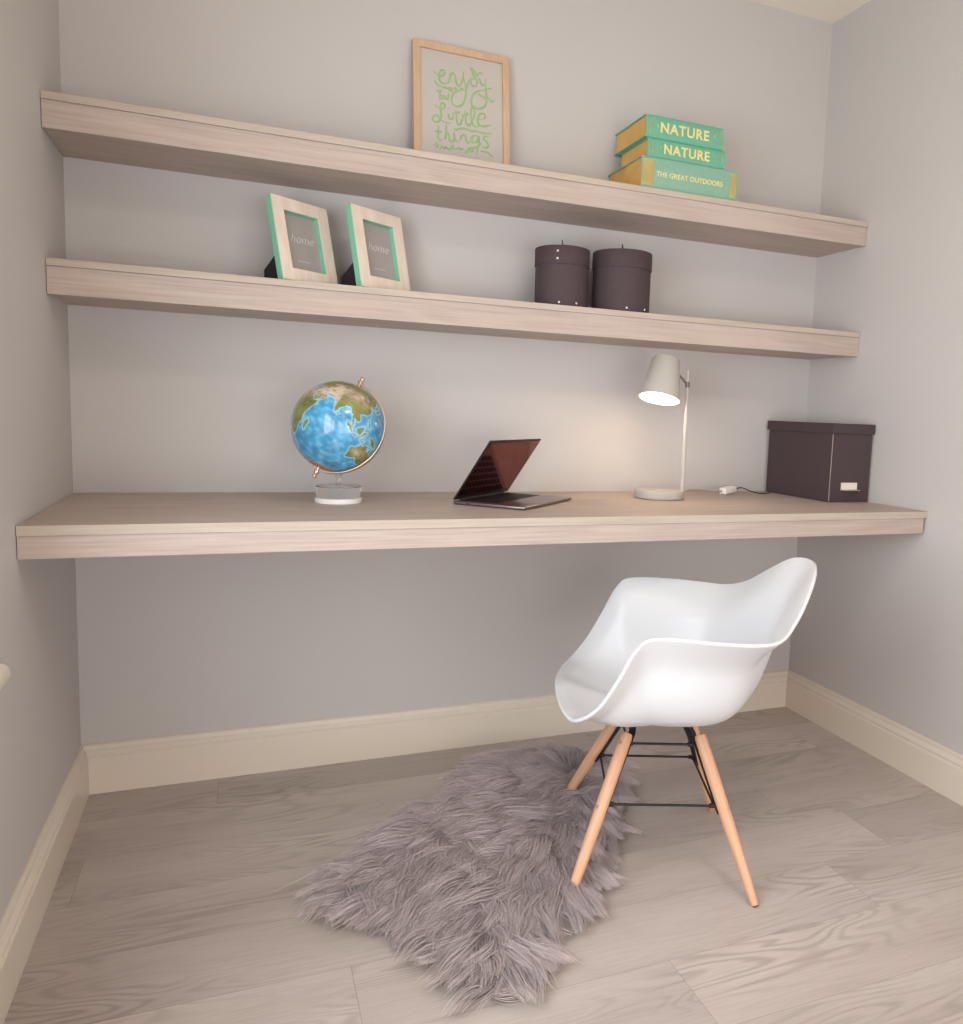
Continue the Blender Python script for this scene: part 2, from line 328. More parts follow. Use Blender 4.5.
# ------------------------------------------------------------------ lettered print leaning on the upper shelf
STROKES = [[(54.4,267.6),(63.1,259.5),(74.0,257.3),(82.9,265.6),(81.9,274.1),(73.1,272.4),(68.6,260.6),(69.5,247.6),(77.1,239.3),(88.2,241.4),(93.8,248.0)],[(93.8,243.6),(97.2,257.4),(99.6,270.0)],[(97.3,259.6),(102.9,270.6),(109.6,269.7),(112.8,256.0),(116.0,243.4),(122.7,242.5),(128.4,252.5),(133.1,266.6),(133.7,281.1)],[(134.2,264.6),(138.5,247.8),(140.5,230.5),(136.9,207.7),(130.0,193.1),(116.5,185.2),(104.3,189.5),(101.1,201.0),(104.5,214.9),(114.7,225.6),(128.2,230.3),(141.7,232.9)],[(155.6,262.1),(154.4,253.0),(160.0,247.4),(169.1,251.4),(171.5,263.0),(164.8,269.5),(157.9,264.8)],[(141.7,235.1),(146.5,253.7),(155.7,268.8)],[(151.9,296.5),(160.4,285.3),(174.0,281.3),(162.6,275.0),(157.0,286.8)],[(160.5,292.0),(166.0,279.7)],[(156.0,294.4),(169.5,282.6)],[(171.8,283.1),(185.5,288.0)],[(177.3,273.0),(179.5,262.3),(185.1,254.5),(192.1,258.0)],[(194.5,274.2),(195.4,252.0),(196.3,232.0),(196.1,214.1),(191.4,199.9),(177.5,190.7),(163.9,190.4),(156.0,197.9),(155.0,213.2),(162.0,227.8),(173.5,236.7),(187.3,241.5),(210.4,252.6)],[(173.4,230.0),(187.1,223.6),(203.1,222.1),(209.9,212.2)],[(205.4,222.5),(210.0,216.7),(219.3,218.4)],[(55.2,242.7),(63.9,233.4),(77.0,229.4),(90.3,229.7)],[(60.4,216.4),(75.8,219.3)],[(69.2,217.0),(70.1,195.3)],[(76.8,209.7),(77.1,196.6)],[(77.2,203.2),(83.4,206.5),(84.4,198.0)],[(90.1,211.1),(93.4,211.7),(90.0,201.2),(93.2,197.4)],[(88.0,227.1),(96.9,231.0),(94.6,221.8)],[(101.4,233.0),(101.3,220.8)],[(105.8,230.5),(114.8,232.2),(114.7,224.5)],[(123.8,236.1),(141.7,230.7)],[(56.7,178.3),(67.6,172.6),(78.6,173.5),(83.1,182.0),(77.7,187.5),(72.1,182.1),(71.9,166.8),(72.9,151.7),(67.2,137.6),(56.3,134.6),(49.8,141.1),(53.1,149.3),(63.0,152.1),(71.7,142.8),(82.6,138.1),(97.0,137.3)],[(92.9,162.9),(93.8,151.0),(101.6,150.2),(105.0,159.6)],[(92.6,175.8),(93.7,174.2)],[(111.9,174.0),(113.9,154.6),(116.0,141.7),(121.5,137.2),(127.2,148.1),(131.9,162.1)],[(102.9,163.6),(123.0,171.6)],[(136.6,178.4),(137.5,158.7),(140.7,143.8),(147.4,140.5),(154.3,148.4)],[(127.4,163.5),(145.5,172.3)],[(154.3,148.4),(161.3,167.3),(162.6,183.1),(157.0,189.9),(152.4,179.0),(154.4,159.5),(158.8,144.7),(167.8,140.7),(175.9,146.5)],[(176.0,161.0),(188.7,165.5),(191.1,174.8),(184.2,179.2),(175.0,173.1),(171.5,160.2),(174.7,147.5),(186.1,145.0),(199.9,148.5),(208.1,153.2)],[(104.6,124.4),(113.5,122.6),(127.0,129.3),(140.5,129.4),(154.0,127.3),(172.2,128.1),(190.5,126.8),(208.9,129.9)],[(66.0,126.5),(64.7,106.7),(65.6,91.6),(70.0,87.9),(75.5,93.2)],[(56.0,109.5),(73.5,111.4)],[(87.0,132.3),(85.7,114.6),(82.1,92.1)],[(83.4,103.3),(90.1,110.9),(93.3,102.7),(94.3,91.9),(100.9,88.6),(105.5,98.2)],[(106.8,116.0),(107.7,100.7),(111.0,92.5),(117.7,95.8)],[(107.6,125.8),(108.6,124.2)],[(122.2,96.5),(126.8,110.5)],[(125.6,105.9),(133.6,113.9),(138.0,108.0),(140.2,97.3),(145.7,93.8),(151.5,101.4)],[(172.1,115.9),(160.7,116.2),(153.8,106.2),(158.2,96.9),(169.6,102.1),(173.2,116.1),(174.2,98.4),(169.4,79.9),(166.9,66.2)],[(135.3,65.6),(146.7,78.5),(167.2,86.2),(181.0,99.6)],[(199.6,116.0),(191.6,119.1),(186.9,111.7),(197.1,102.2),(200.4,93.8),(192.3,88.0),(183.2,89.9)],[(51.2,74.0),(64.3,71.7),(57.8,79.4),(59.9,66.7)],[(68.6,63.7),(73.1,73.2),(79.7,67.7),(84.1,72.8),(92.9,67.6),(101.9,75.6),(108.5,70.1)],[(104.2,82.6),(99.6,73.1)],[(110.7,72.7),(119.7,75.2),(130.9,73.7)],[(139.8,66.3),(148.9,76.6),(153.4,70.7),(160.3,78.4)],[(178.5,76.9),(194.5,77.2),(203.6,72.0),(211.6,66.6)]]
def frame_bars(w, h, bw, d, inner=0.):
    """four mitred bars in local x (width), z (height), y (depth, front at y=0)"""
    b = bmesh.new()
    o = [(0, 0), (w, 0), (w, h), (0, h)]; i = [(bw, bw), (w-bw, bw), (w-bw, h-bw), (bw, h-bw)]
    V = {}
    for y in (0, d):
        for k in range(4):
            V['o', k, y] = b.verts.new((o[k][0], y, o[k][1])); V['i', k, y] = b.verts.new((i[k][0], y, i[k][1]))
    front, outer, inn = [], [], []
    for k in range(4):
        j = (k+1) % 4
        front.append(b.faces.new((V['o', k, 0], V['o', j, 0], V['i', j, 0], V['i', k, 0])))
        b.faces.new((V['o', k, d], V['i', k, d], V['i', j, d], V['o', j, d]))
        outer.append(b.faces.new((V['o', k, 0], V['o', k, d], V['o', j, d], V['o', j, 0])))
        inn.append(b.faces.new((V['i', k, 0], V['i', j, 0], V['i', j, d], V['i', k, d])))
    return b
t = thing('framed_print', 'pale wood frame with green hand-lettered print leaning on the wall on the upper shelf', 'picture', (.787, -.067, S1T+.0006))
def tilted(o, ang, extra=(0, 0, 0)):
    o.rotation_euler = (-ang, 0, 0); o.location = extra; return o
A = .133
fr = tilted(from_bm('frame', frame_bars(.258, .340, .0175, .016), M['oak_frame'], t), A)
pr = tilted(box('print', .0165, .2415, .0062, .009, .0165, .3235, M['paper'], t, 0), A)
bk = tilted(box('backing_board', .004, .254, .0162, .0185, .004, .336, M['pelt'], t, 0), A)
b = bmesh.new()
for s in STROKES:
    q = spline([(x/1000, .0058, z/1000) for x, z in s], 5)
    q = [p for p in q if p[2] > .018]
    if len(q) < 2: continue
    n = len(q); tube_bm([tuple(p) for p in q], [.0027 if .12 < i/n < .85 else .0017 for i in range(n)], 8, b, 1.)
# the tubes are flattened towards the paper
for v in b.verts: v.co.y = .0060+(v.co.y-.0058)*.06
lt = from_bm('lettering', b, M['ink_green'], pr, True)

# ------------------------------------------------------------------ the two photo frames
def photo_frame(label, x, y, yaw, A):
    t = thing('photo_frame', label, 'photo frame', (x, y, S2T+.0008+.0226*math.sin(A)), yaw, 'mint-edged photo frames')
    w, h, bw = .163, .2005, .0305
    tilted(from_bm('frame_face', frame_bars(w, h, bw, .003), M['frame_wood'], t), A)
    b = frame_bars(w, h, .0300, .0172)
    e = tilted(from_bm('mint_edge', b, M['mint'], t), A); 
    for v in e.data.vertices: v.co.y += .0031
    pr = tilted(box('photo_card', .0295, w-.0295, .0162, .0195, .0295, h-.0295, M['card'], t, 0), A)
    text_mesh('lettering', 'home', .030, M['letters_white'], pr, (w/2+.003, .0159, h*.56), (PI/2, 0, 0), .0003, shear=.35, bold=-.0006)
    text_mesh('lettering', 'sweet home', .007, M['letters_white'], pr, (w/2, .0159, h*.29), (PI/2, 0, 0), .0002, bold=-.0001)
    tilted(box('back_board', .006, w-.006,   .0206, .0226, .006, h-.006, M['easel'], t, 0), A)
    # the strut: a black card wedge behind
    b = bmesh.new(); zz = .088
    p0 = (w/2, .0226*math.cos(A)+zz*math.sin(A), zz*math.cos(A)-.0226*math.sin(A)+.004)
    pts = [p0, (w/2, .034, .001-.0226*math.sin(A)), (w/2, .108, .001-.0226*math.sin(A)), (w/2, .108, .030)]
    for dx in (-.053, .053):
        [b.verts.new((p[0]+dx, p[1], p[2])) for p in pts]
    b.verts.ensure_lookup_table(); v = b.verts
    b.faces.new((v[0], v[1], v[2], v[3])); b.faces.new((v[4], v[7], v[6], v[5]))
    for i in range(4): b.faces.new((v[i], v[4+i], v[4+(i+1) % 4], v[(i+1) % 4]))
    from_bm('easel_strut', b, M['easel'], t)
    return t
photo_frame('whitewashed photo frame with mint green sides, the left one nearer the left wall', .4643, -.2003, .62, .232)
photo_frame('whitewashed photo frame with mint green sides, the right one nearer the round boxes', .6415, -.2002, .60, .211)

# ------------------------------------------------------------------ books
def book(label, x0, x1, yf, yb, z0, z1, cover, text, tsize, bands, space=1.0, bold=.0008):
    h = z1-z0
    t = thing('book', label, 'book', ((x0+x1)/2, (yf+yb)/2, z0), group='green clothbound books stacked on the upper shelf')
    hx, hy = (x1-x0)/2, (yb-yf)/2; bt = .0032; bulge = .0055
    # cover: boards + rounded spine, an arc section along x
    b = bmesh.new(); n = 10; sec = []
    for i in range(n+1):
        a = -PI/2+PI*i/n
        sec.append((-hy+bulge-bulge*math.cos(a), h/2+math.sin(a)*(h/2)))
    inn = []
    for i in range(n+1):
        a = -PI/2+PI*i/n
        inn.append((-hy+bulge+.001-(bulge-.002)*math.cos(a), h/2+math.sin(a)*(h/2-bt)))
    prof = [(hy, 0)]+sec+[(hy, h), (hy, h-bt)]+inn[::-1]+[(hy, bt)]
    k = len(prof)
    R = [[b.verts.new((sx*hx, y, z)) for y, z in prof] for sx in (-1, 1)]
    for i in range(k): b.faces.new((R[0][i], R[0][(i+1) % k], R[1][(i+1) % k], R[1][i]))
    b.faces.new(R[0]); b.faces.new(R[1][::-1])
    c = from_bm('cover', b, cover, t, auto=35)
    pb = bmesh.new()
    pp = [(hy-.006, bt+.0002), (-hy+bulge+.004, bt+.0002)] + [(-hy+bulge+.004-(bulge-.005)*math.cos(-PI/2+PI*i/8), h/2+math.sin(-PI/2+PI*i/8)*(h/2-bt-.0003)) for i in range(9)] + [(hy-.006, h-bt-.0002)]
    R = [[pb.verts.new((sx*(hx-.004), y, z)) for y, z in pp] for sx in (-1, 1)]; k = len(pp)
    for i in range(k): pb.faces.new((R[0][i], R[0][(i+1) % k], R[1][(i+1) % k], R[1][i]))
    pb.faces.new(R[0]); pb.faces.new(R[1][::-1])
    bmesh.ops.remove_doubles(pb, verts=pb.verts, dist=1e-5)
    from_bm('page_block', pb, M['gilt'], t)
    def band(u0, u1, lo=.1, hi=.9, nm='gold_band'):
        bb = bmesh.new(); n = 10; g = []
        for i in range(n+1):
            zz = h*(lo+(hi-lo)*i/n); s = (zz-h/2)/(h/2); cy = math.sqrt(max(0, 1-s*s))
            g.append((-hy+bulge-(bulge+.0009)*cy, zz))
        for sx in (u0, u1): [bb.verts.new((sx, y, z)) for y, z in g]
        bb.verts.ensure_lookup_table()
        for i in range(n): bb.faces.new((bb.verts[i], bb.verts[i+1], bb.verts[n+2+i], bb.verts[n+1+i]))
        bmesh.ops.solidify(bb, geom=bb.faces[:], thickness=.0003)
        from_bm(nm, bb, M['gold'], t)
    for q in bands: band(*[v if i > 1 else v for i, v in enumerate(q)])
    tx = text_mesh('spine_lettering', text, tsize, M['gold'], t, (-.002, -hy+.0007, h*.47), (PI/2, 0, 0), .0013, space=space, bold=bold)
    return t
Z1, Z2, Z3, Z4 = S1T+.0005, 1.6735, 1.7225, 1.7785
book('thick sage green book with broad gold bands on its spine, bottom of the stack', 1.361, 1.660, -.222, -.0015, Z1, Z2-.0005, M['book_sage'], 'THE GREAT OUTDOORS', .0185, [(-.1465, -.114), (.127, .1455)], 1.02, .0002)
book('thinner green book lettered NATURE in gold, middle of the stack', 1.376, 1.619, -.220, -.045, Z2, Z3-.0005, M['book_green'], 'NATURE', .0345, [(-.108, -.1055, .2, .8), (.108, .1105, .2, .8), (-.086, -.080, .45, .6), (.086, .092, .45, .6)], 1.12)
book('green book lettered NATURE in gold, top of the stack', 1.368, 1.609, -.220, -.024, Z3, Z4+.002, M['book_green'], 'NATURE', .0365, [(-.108, -.1055, .2, .8), (.108, .1105, .2, .8), (-.088, -.082, .45, .6), (.088, .094, .45, .6)], 1.12)

# ------------------------------------------------------------------ round lidded boxes
def hatbox(label, x, y, r, h, spots, low):
    t = thing('round_box', label, 'box', (x, y, S2T+.0006), group='round charcoal boxes with lids')
    rb = r-.0022; lh = .047
    from_bm('body', lathe_bm([(0, 0), (rb-.001, 0), (rb, .001), (rb, h-.008), (0, h-.008)], 80), M['charcoal'], t, auto=40)
    from_bm('lid', lathe_bm([(rb+.0003, h-lh), (r, h-lh), (r+.0003, h-lh+.001), (r, h-.0018), (r-.0015, h), (0, h+.0002), (0, h-.003), (rb+.0003, h-.003), (rb+.0003, h-lh)], 80), M['charcoal_lid'], t, auto=40)
    pts = spline([(-.004, -.012, h), (-.004, -.010, h+.014), (-.002, 0, h+.026), (.003, .010, h+.014), (.005, .012, h)], 6)
    from_bm('cord_loop', tube_bm([tuple(p) for p in pts], .0012, 8), M['lead'], t, True)
    for ang, z in spots:
        a = math.radians(ang); rr = r if z > h-lh else rb
        b = lathe_bm([(0, 0), (.0032, 0), (.0031, .0008), (.0016, .0016), (0, .0018)], 16)
        o = from_bm('rivet_and_glint', b, M['rivet_and_glint'], t, True); o.location = (rr*math.cos(a), rr*math.sin(a), z); o.rotation_euler = (0, PI/2, a)
    return t
hatbox('round charcoal box with lid, the smaller left one with two pale rivets on its lid', 1.1755, -.138, .0740, .1565, [(-121, .141), (-121, .122), (-115, .010), (-76, .010), (-10, .03)], 0)
hatbox('round charcoal box with lid, the larger right one nearer the green books', 1.3555, -.136, .0830, .1655, [(-103, .010), (-60, .010), (-18, .10)], 0)  # last spot is a highlight on the side, put in as a pale stud

# ------------------------------------------------------------------ globe
OUT = [ # coarse coast outlines (lon, lat), colour
 ('africa', [(-6,35),(10,37),(20,32),(32,31),(35,28),(38,20),(43,12),(51,12),(50,8),(44,1),(40,-5),(40,-15),(35,-20),(35,-25),(30,-31),(20,-35),(17,-30),(13,-20),(12,-8),(9,2),(5,5),(-8,4),(-16,12),(-17,20),(-10,30)]),
 ('arabia', [(35,30),(48,30),(52,24),(57,24),(59,21),(54,16),(44,12),(40,20)]),
 ('asia', [(27,38),(36,36),(36,31),(48,30),(52,27),(57,26),(62,25),(67,25),(70,21),(73,19),(74,14),(76.5,9),(78,8),(80,12),(81,16),(86,20),(90,22),(93,20),(95,16),(98,16),(99,10),(101,5),(103,2),(104,2),(103,6),(100,11),(101,13),(104,10),(107,10),(109,13),(106,19),(109,21),(114,22),(120,26),(122,31),(119,36),(122,38),(127,35),(129,37),(128,41),(135,44),(141,52),(155,59),(163,60),(178,65),(178,70),(140,74),(100,78),(70,74),(60,69),(40,67),(25,71),(8,62),(10,55),(-2,48),(-9,43),(-9,37),(3,42),(15,45),(20,38),(27,38)]),
 ('lanka', [(80,9.5),(82,7.5),(80.5,6)]), ('madagascar', [(49.5,-12),(50.5,-16),(47.5,-25),(44,-25),(44,-20),(45,-16)]),
 ('sumatra', [(95,5.5),(98,4),(101,2),(104,-2),(106,-5.5),(103,-5),(100,-1.5),(97,2)]), ('java', [(105,-6),(110,-6.5),(114.5,-8),(110,-8.3),(106,-7.5)]),
 ('borneo', [(109,1.5),(113,3.5),(117,7),(119,5),(118,1),(116,-4),(111,-3.3)]), ('sulawesi', [(119,-5),(120.5,-5),(121,-1),(125,1.5),(120,1.3),(119,-2)]),
 ('phil', [(120,18),(122,18),(122,14),(125,12),(126,7),(123,8),(121,13)]), ('guinea', [(131,-1),(138,-1.7),(145,-4.5),(150,-10.5),(143,-9),(138,-8),(133,-4)]),
 ('timor', [(117,-8.5),(127,-8.5),(124,-10),(118,-9.2)]),
 ('australia', [(114,-22),(114,-34),(118,-35),(124,-33),(131,-31.5),(136,-35),(140,-38),(147,-38.5),(150,-37),(153,-31),(153,-25),(146,-19),(143,-11),(141,-17),(136,-15),(136,-12),(131,-12),(129,-15),(125,-14),(122,-18)]),
 ('tasmania', [(145,-41),(148,-41),(147,-43.5)]), ('japan', [(130,32),(136,34),(141,36),(141,41),(145,43),(141,45),(139,38),(133,35.5)]), ('taiwan', [(120,23),(121.5,25),(121,22)]),
 ('n america', [(-165,65),(-130,70),(-80,72),(-60,55),(-68,45),(-80,30),(-82,25),(-97,26),(-90,18),(-80,8),(-105,20),(-124,40),(-130,55),(-160,56)]),
 ('s america', [(-80,8),(-60,10),(-50,0),(-35,-7),(-48,-26),(-65,-42),(-70,-55),(-75,-48),(-70,-18),(-81,-5)]), ('greenland', [(-55,60),(-20,70),(-20,82),(-60,82)]),
]
def inside(px, py, poly):
    c = np.zeros(px.shape, bool); n = len(poly)
    for i in range(n):
        x1, y1 = poly[i]; x2, y2 = poly[i-1]
        if y1 == y2: continue
        c ^= ((y1 > py) != (y2 > py)) & (px < (x2-x1)*(py-y1)/(y2-y1)+x1)
    return c
def pnoise(x, y, z, f, seed=0):
    """cheap smooth pseudo-noise from summed sines"""
    r = np.random.default_rng(seed); o = np.zeros_like(x)
    for k in range(10):
        d = r.normal(size=3)*f; o += np.sin(d[0]*x+d[1]*y+d[2]*z+r.random()*6.28)
    return o/4.5
def build_globe(cx, cy, cz, R):
    t = thing('desk_globe', 'blue globe in a rose-gold half ring on a clear round foot, on the desk', 'globe', (cx, cy, DT+.0005))
    bz = cz-DT
    nl, nt_ = 480, 240
    lon = np.linspace(-180, 180, nl+1)[:-1]; lat = np.linspace(-90, 90, nt_+1)
    LO, LA = np.meshgrid(lon, lat); lo, la = np.radians(LO), np.radians(LA)
    X, Y, Z_ = np.cos(la)*np.cos(lo), np.cos(la)*np.sin(lo), np.sin(la)
    wob = pnoise(X, Y, Z_, 16, 1)*.9+pnoise(X, Y, Z_, 40, 2)*.5; wob2 = pnoise(X, Y, Z_, 16, 3)*.9+pnoise(X, Y, Z_, 40, 4)*.5
    land = np.zeros(LO.shape, bool); near = np.zeros(LO.shape)
    for nm, poly in OUT: land |= inside(LO+wob, LA+wob2, poly)
    land |= LA < -69+2*wob
    # shelf seas: cells close to land
    near = land.astype(float)
    for _ in range(6):
        near = np.maximum.reduce([near, np.roll(near, 1, 1)*.86, np.roll(near, -1, 1)*.86, np.roll(near, 1, 0)*.86, np.roll(near, -1, 0)*.86])
    def L3(c): return np.array(lin(c)[:3])
    n1, n2 = pnoise(X, Y, Z_, 9, 5), pnoise(X, Y, Z_, 26, 6)
    deep, mid, pale = L3((52, 128, 176)), L3((84, 170, 212)), L3((168, 214, 226))
    k = np.clip(.55+.3*n1+.2*n2, 0, 1)[..., None]; sea = deep*(1-k)+mid*k
    n3 = pnoise(X, Y, Z_, 15, 9)*pnoise(X, Y, Z_, 7, 10)+.35*n2; ridge = np.clip(n3*.7, 0, .35)[..., None]; sea = sea*(1-ridge)+pale*ridge
    nk = np.clip((near-.5)/.5, 0, .75)[..., None]; sea = sea*(1-nk)+pale*nk
    green, olive, sand, brown = L3((96, 124, 60)), L3((142, 140, 72)), L3((206, 188, 166)), L3((132, 104, 84))
    g = np.clip(.5+.45*n1+.35*n2, 0, 1)[..., None]; ld = green*(1-g)+olive*g
    dry = (np.exp(-((LA-27)/11)**2)*((LO < 75)) + np.exp(-((LA-43)/9)**2)*((LO > 50) & (LO < 115)) + .75*np.exp(-(((LA+25)/6)**2+((LO-128)/9)**2)))
    dry = np.clip(dry+.15*n2, 0, 1)[..., None]; ld = ld*(1-dry)+sand*dry
    br = np.clip(n2*.9-.05, 0, .8)[..., None]; ld = ld*(1-br)+brown*br
    ice = (LA < -66)[..., None]*np.ones(3); ld = ld*(1-ice)+L3((176, 132, 108))*ice
    colr = np.where(land[..., None], ld, sea)
    # mesh
    vs = np.stack([X, Y, Z_], -1).reshape(-1, 3)*R
    idx = np.arange(nl*(nt_+1)).reshape(nt_+1, nl); j = np.roll(idx, -1, 1)
    f = np.stack([idx[:-1], j[:-1], j[1:], idx[1:]], -1).reshape(-1, 4)
    me = bpy.data.meshes.new('sphere'); me.from_pydata(vs.tolist(), [], f.tolist())
    ca = me.color_attributes.new('col', 'FLOAT_COLOR', 'POINT')
    ca.data.foreach_set('color', np.concatenate([colr.reshape(-1, 3), np.ones((vs.shape[0], 1))], 1).astype(np.float32).ravel())
    o = link('sphere', me, M['globe'], t, True); o.location = (0, 0, bz)
    # orientation: pole to the upper right of the camera's view, Indian Ocean forward
    view = (CAM-Vector((cx, cy, cz))).normalized()
    rgt = Vector((0, 0, 1)).cross(view).normalized(); up = view.cross(rgt)
    tl = math.radians(25); ctr = math.radians(-7)
    axis = (up*math.cos(tl)+rgt*math.sin(tl))*math.cos(ctr) + view*math.sin(ctr)
    axis.normalize()
    east0 = (view - axis*view.dot(axis)).normalized()          # meridian that faces the camera
    l0 = math.radians(89)
    ex = Matrix.Rotation(-l0, 3, axis) @ east0; ey = axis.cross(ex)
    o.rotation_euler = Matrix((ex, ey, axis)).transposed().to_euler()
    # half ring from pole to pole, passing under the globe
    side = view.cross(axis).normalized()                        # to the right, perpendicular to the axis
    side = (side*.90 - view*.43).normalized(); side = (side-axis*side.dot(axis)).normalized()
    R2 = R+.0045; b = bmesh.new(); P = []
    side = -side
    for i in range(49):
        a = PI*i/48; P.append((axis*math.cos(a)+side*math.sin(a), ))
    nn = axis.cross(side); rows = []
    for (d,) in P:
        rows.append([b.verts.new(Vector((0, 0, bz))+d*(R2+u)+nn*v) for u, v in ((-.001, -.0048), (.0012, -.0048), (.0012, .0048), (-.001, .0048))])
    for a_, c in zip(rows[:-1], rows[1:]):
        for k_ in range(4): b.faces.new((a_[k_], a_[(k_+1) % 4], c[(k_+1) % 4], c[k_]))
    b.faces.new(rows[0]); b.faces.new(rows[-1][::-1])
    from_bm('meridian_ring', b, M['brass'], t, auto=40)
    for s in (1, -1):
        b = lathe_bm([(0, R-.001), (.0045, R-.001), (.0045, R+.009), (.0065, R+.009), (.0065, R+.013), (.003, R+.014), (.003, R+.016), (.0052, R+.019), (.0052, R+.022), (.003, R+.025), (0, R+.0255)], 24)
        k_ = from_bm('pole_knob', b, M['brass'], t, auto=50); k_.location = (0, 0, bz)
        k_.rotation_euler = (axis*s).to_track_quat('Z', 'Y').to_euler()
    low = bz-R2-.001
    from_bm('stem', lathe_bm([(0, .0405), (.007, .0405), (.0062, .046), (.006, low-.004), (.008, low), (0, low)], 32), M['acrylic'], t, auto=40)
    from_bm('clear_foot', lathe_bm([(0, .0122), (.0525, .0122), (.0530, .0130), (.0530, .0385), (.0515, .040), (0, .040)], 72), M['acrylic'], t, auto=40)
    from_bm('white_foot_plate', lathe_bm([(0, 0), (.0530, 0), (.0540, .001), (.0540, .011), (.053, .012), (0, .012)], 72), M['white_base'], t, auto=40)
CAM = Vector((.3648, -2.22941, .98763))
build_globe(.5852, -.232, .9298, .1085)

# ------------------------------------------------------------------ laptop
def build_laptop():
    x, y, yaw, w, dp, al = .8500, -.2935, .7861, .2890, .1960, .9893
    t = thing('laptop', 'slim grey laptop, half open, turned sideways on the desk', 'laptop', (x, y, DT+.0005), yaw)
    # local: x along the hinge, -y towards the user, z up
    base = from_bm('base', box_bm(0, w, -dp, 0, .0010, .0090, .0032, 4), M['laptop'], t, auto=40)
    for px in (.02, w-.02):
        for py in (-.02, -dp+.02):
            f_ = from_bm('foot', lathe_bm([(0, 0), (.005, 0), (.005, .0012), (0, .0012)], 16), M['bezel'], t); f_.location = (px, py, 0)
    b = bmesh.new(); cols, rws = 14, 6; kx0, kx1, ky0, ky1 = .022, w-.022, -.012, -.112
    for r in range(rws):
        yy = ky0-(ky0-ky1)*r/rws; hh = (ky0-ky1)/rws
        spans = [(c, c+1) for c in range(cols)] if r < rws-1 else [(0, 1), (1, 2), (2, 3), (3, 4.2), (4.2, 9.2), (9.2, 10.4), (10.4, 11.4), (11.4, 12.4), (12.4, 14)]
        for a, c in spans:
            u = (kx1-kx0)/cols; box_bm(kx0+a*u+.0012, kx0+c*u-.0012, yy-hh+.0012, yy-.0012, .0088, .0094, 0, 1, b)
    from_bm('keyboard', b, M['keys'], t)
    from_bm('trackpad', box_bm(w/2-.06, w/2+.06, -dp+.008, -.120, .0089, .0092, 0, 1), M['laptop'], t)
    box('port', -.0002, .001, -.045, -.036, .0035, .0055, M['bezel'], t, 0); 
    ll = .1790
    # lid: a slab hinged at the rear edge, leaning over the keys
    def lid(name, x0, x1, h0, h1, t0, t1, m, bev):
        o = from_bm(name, box_bm(x0, x1, -h1, -h0, t0, t1, bev, 3), m, lidr, auto=40); return o
    lidr = from_bm('lid', box_bm(0, w, -ll, 0, 0, .0034, .0015, 3), M['lead'], t, auto=40)
    lidr.location = (0, -.002, .0102); lidr.rotation_euler = (-al, 0, 0)
    lid('bezel', .0022, w-.0022, .0022, ll-.0022, -.0006, -.0001, M['bezel'], 0)
    lid('display', .0065, w-.0065, .012, ll-.0065, -.0010, -.0007, M['screen'], 0)
    from_bm('hinge', tube_bm([(.03, -.003, .0100), (w-.03, -.003, .0100)], .0030, 16), M['bezel'], t, auto=40)
build_laptop()

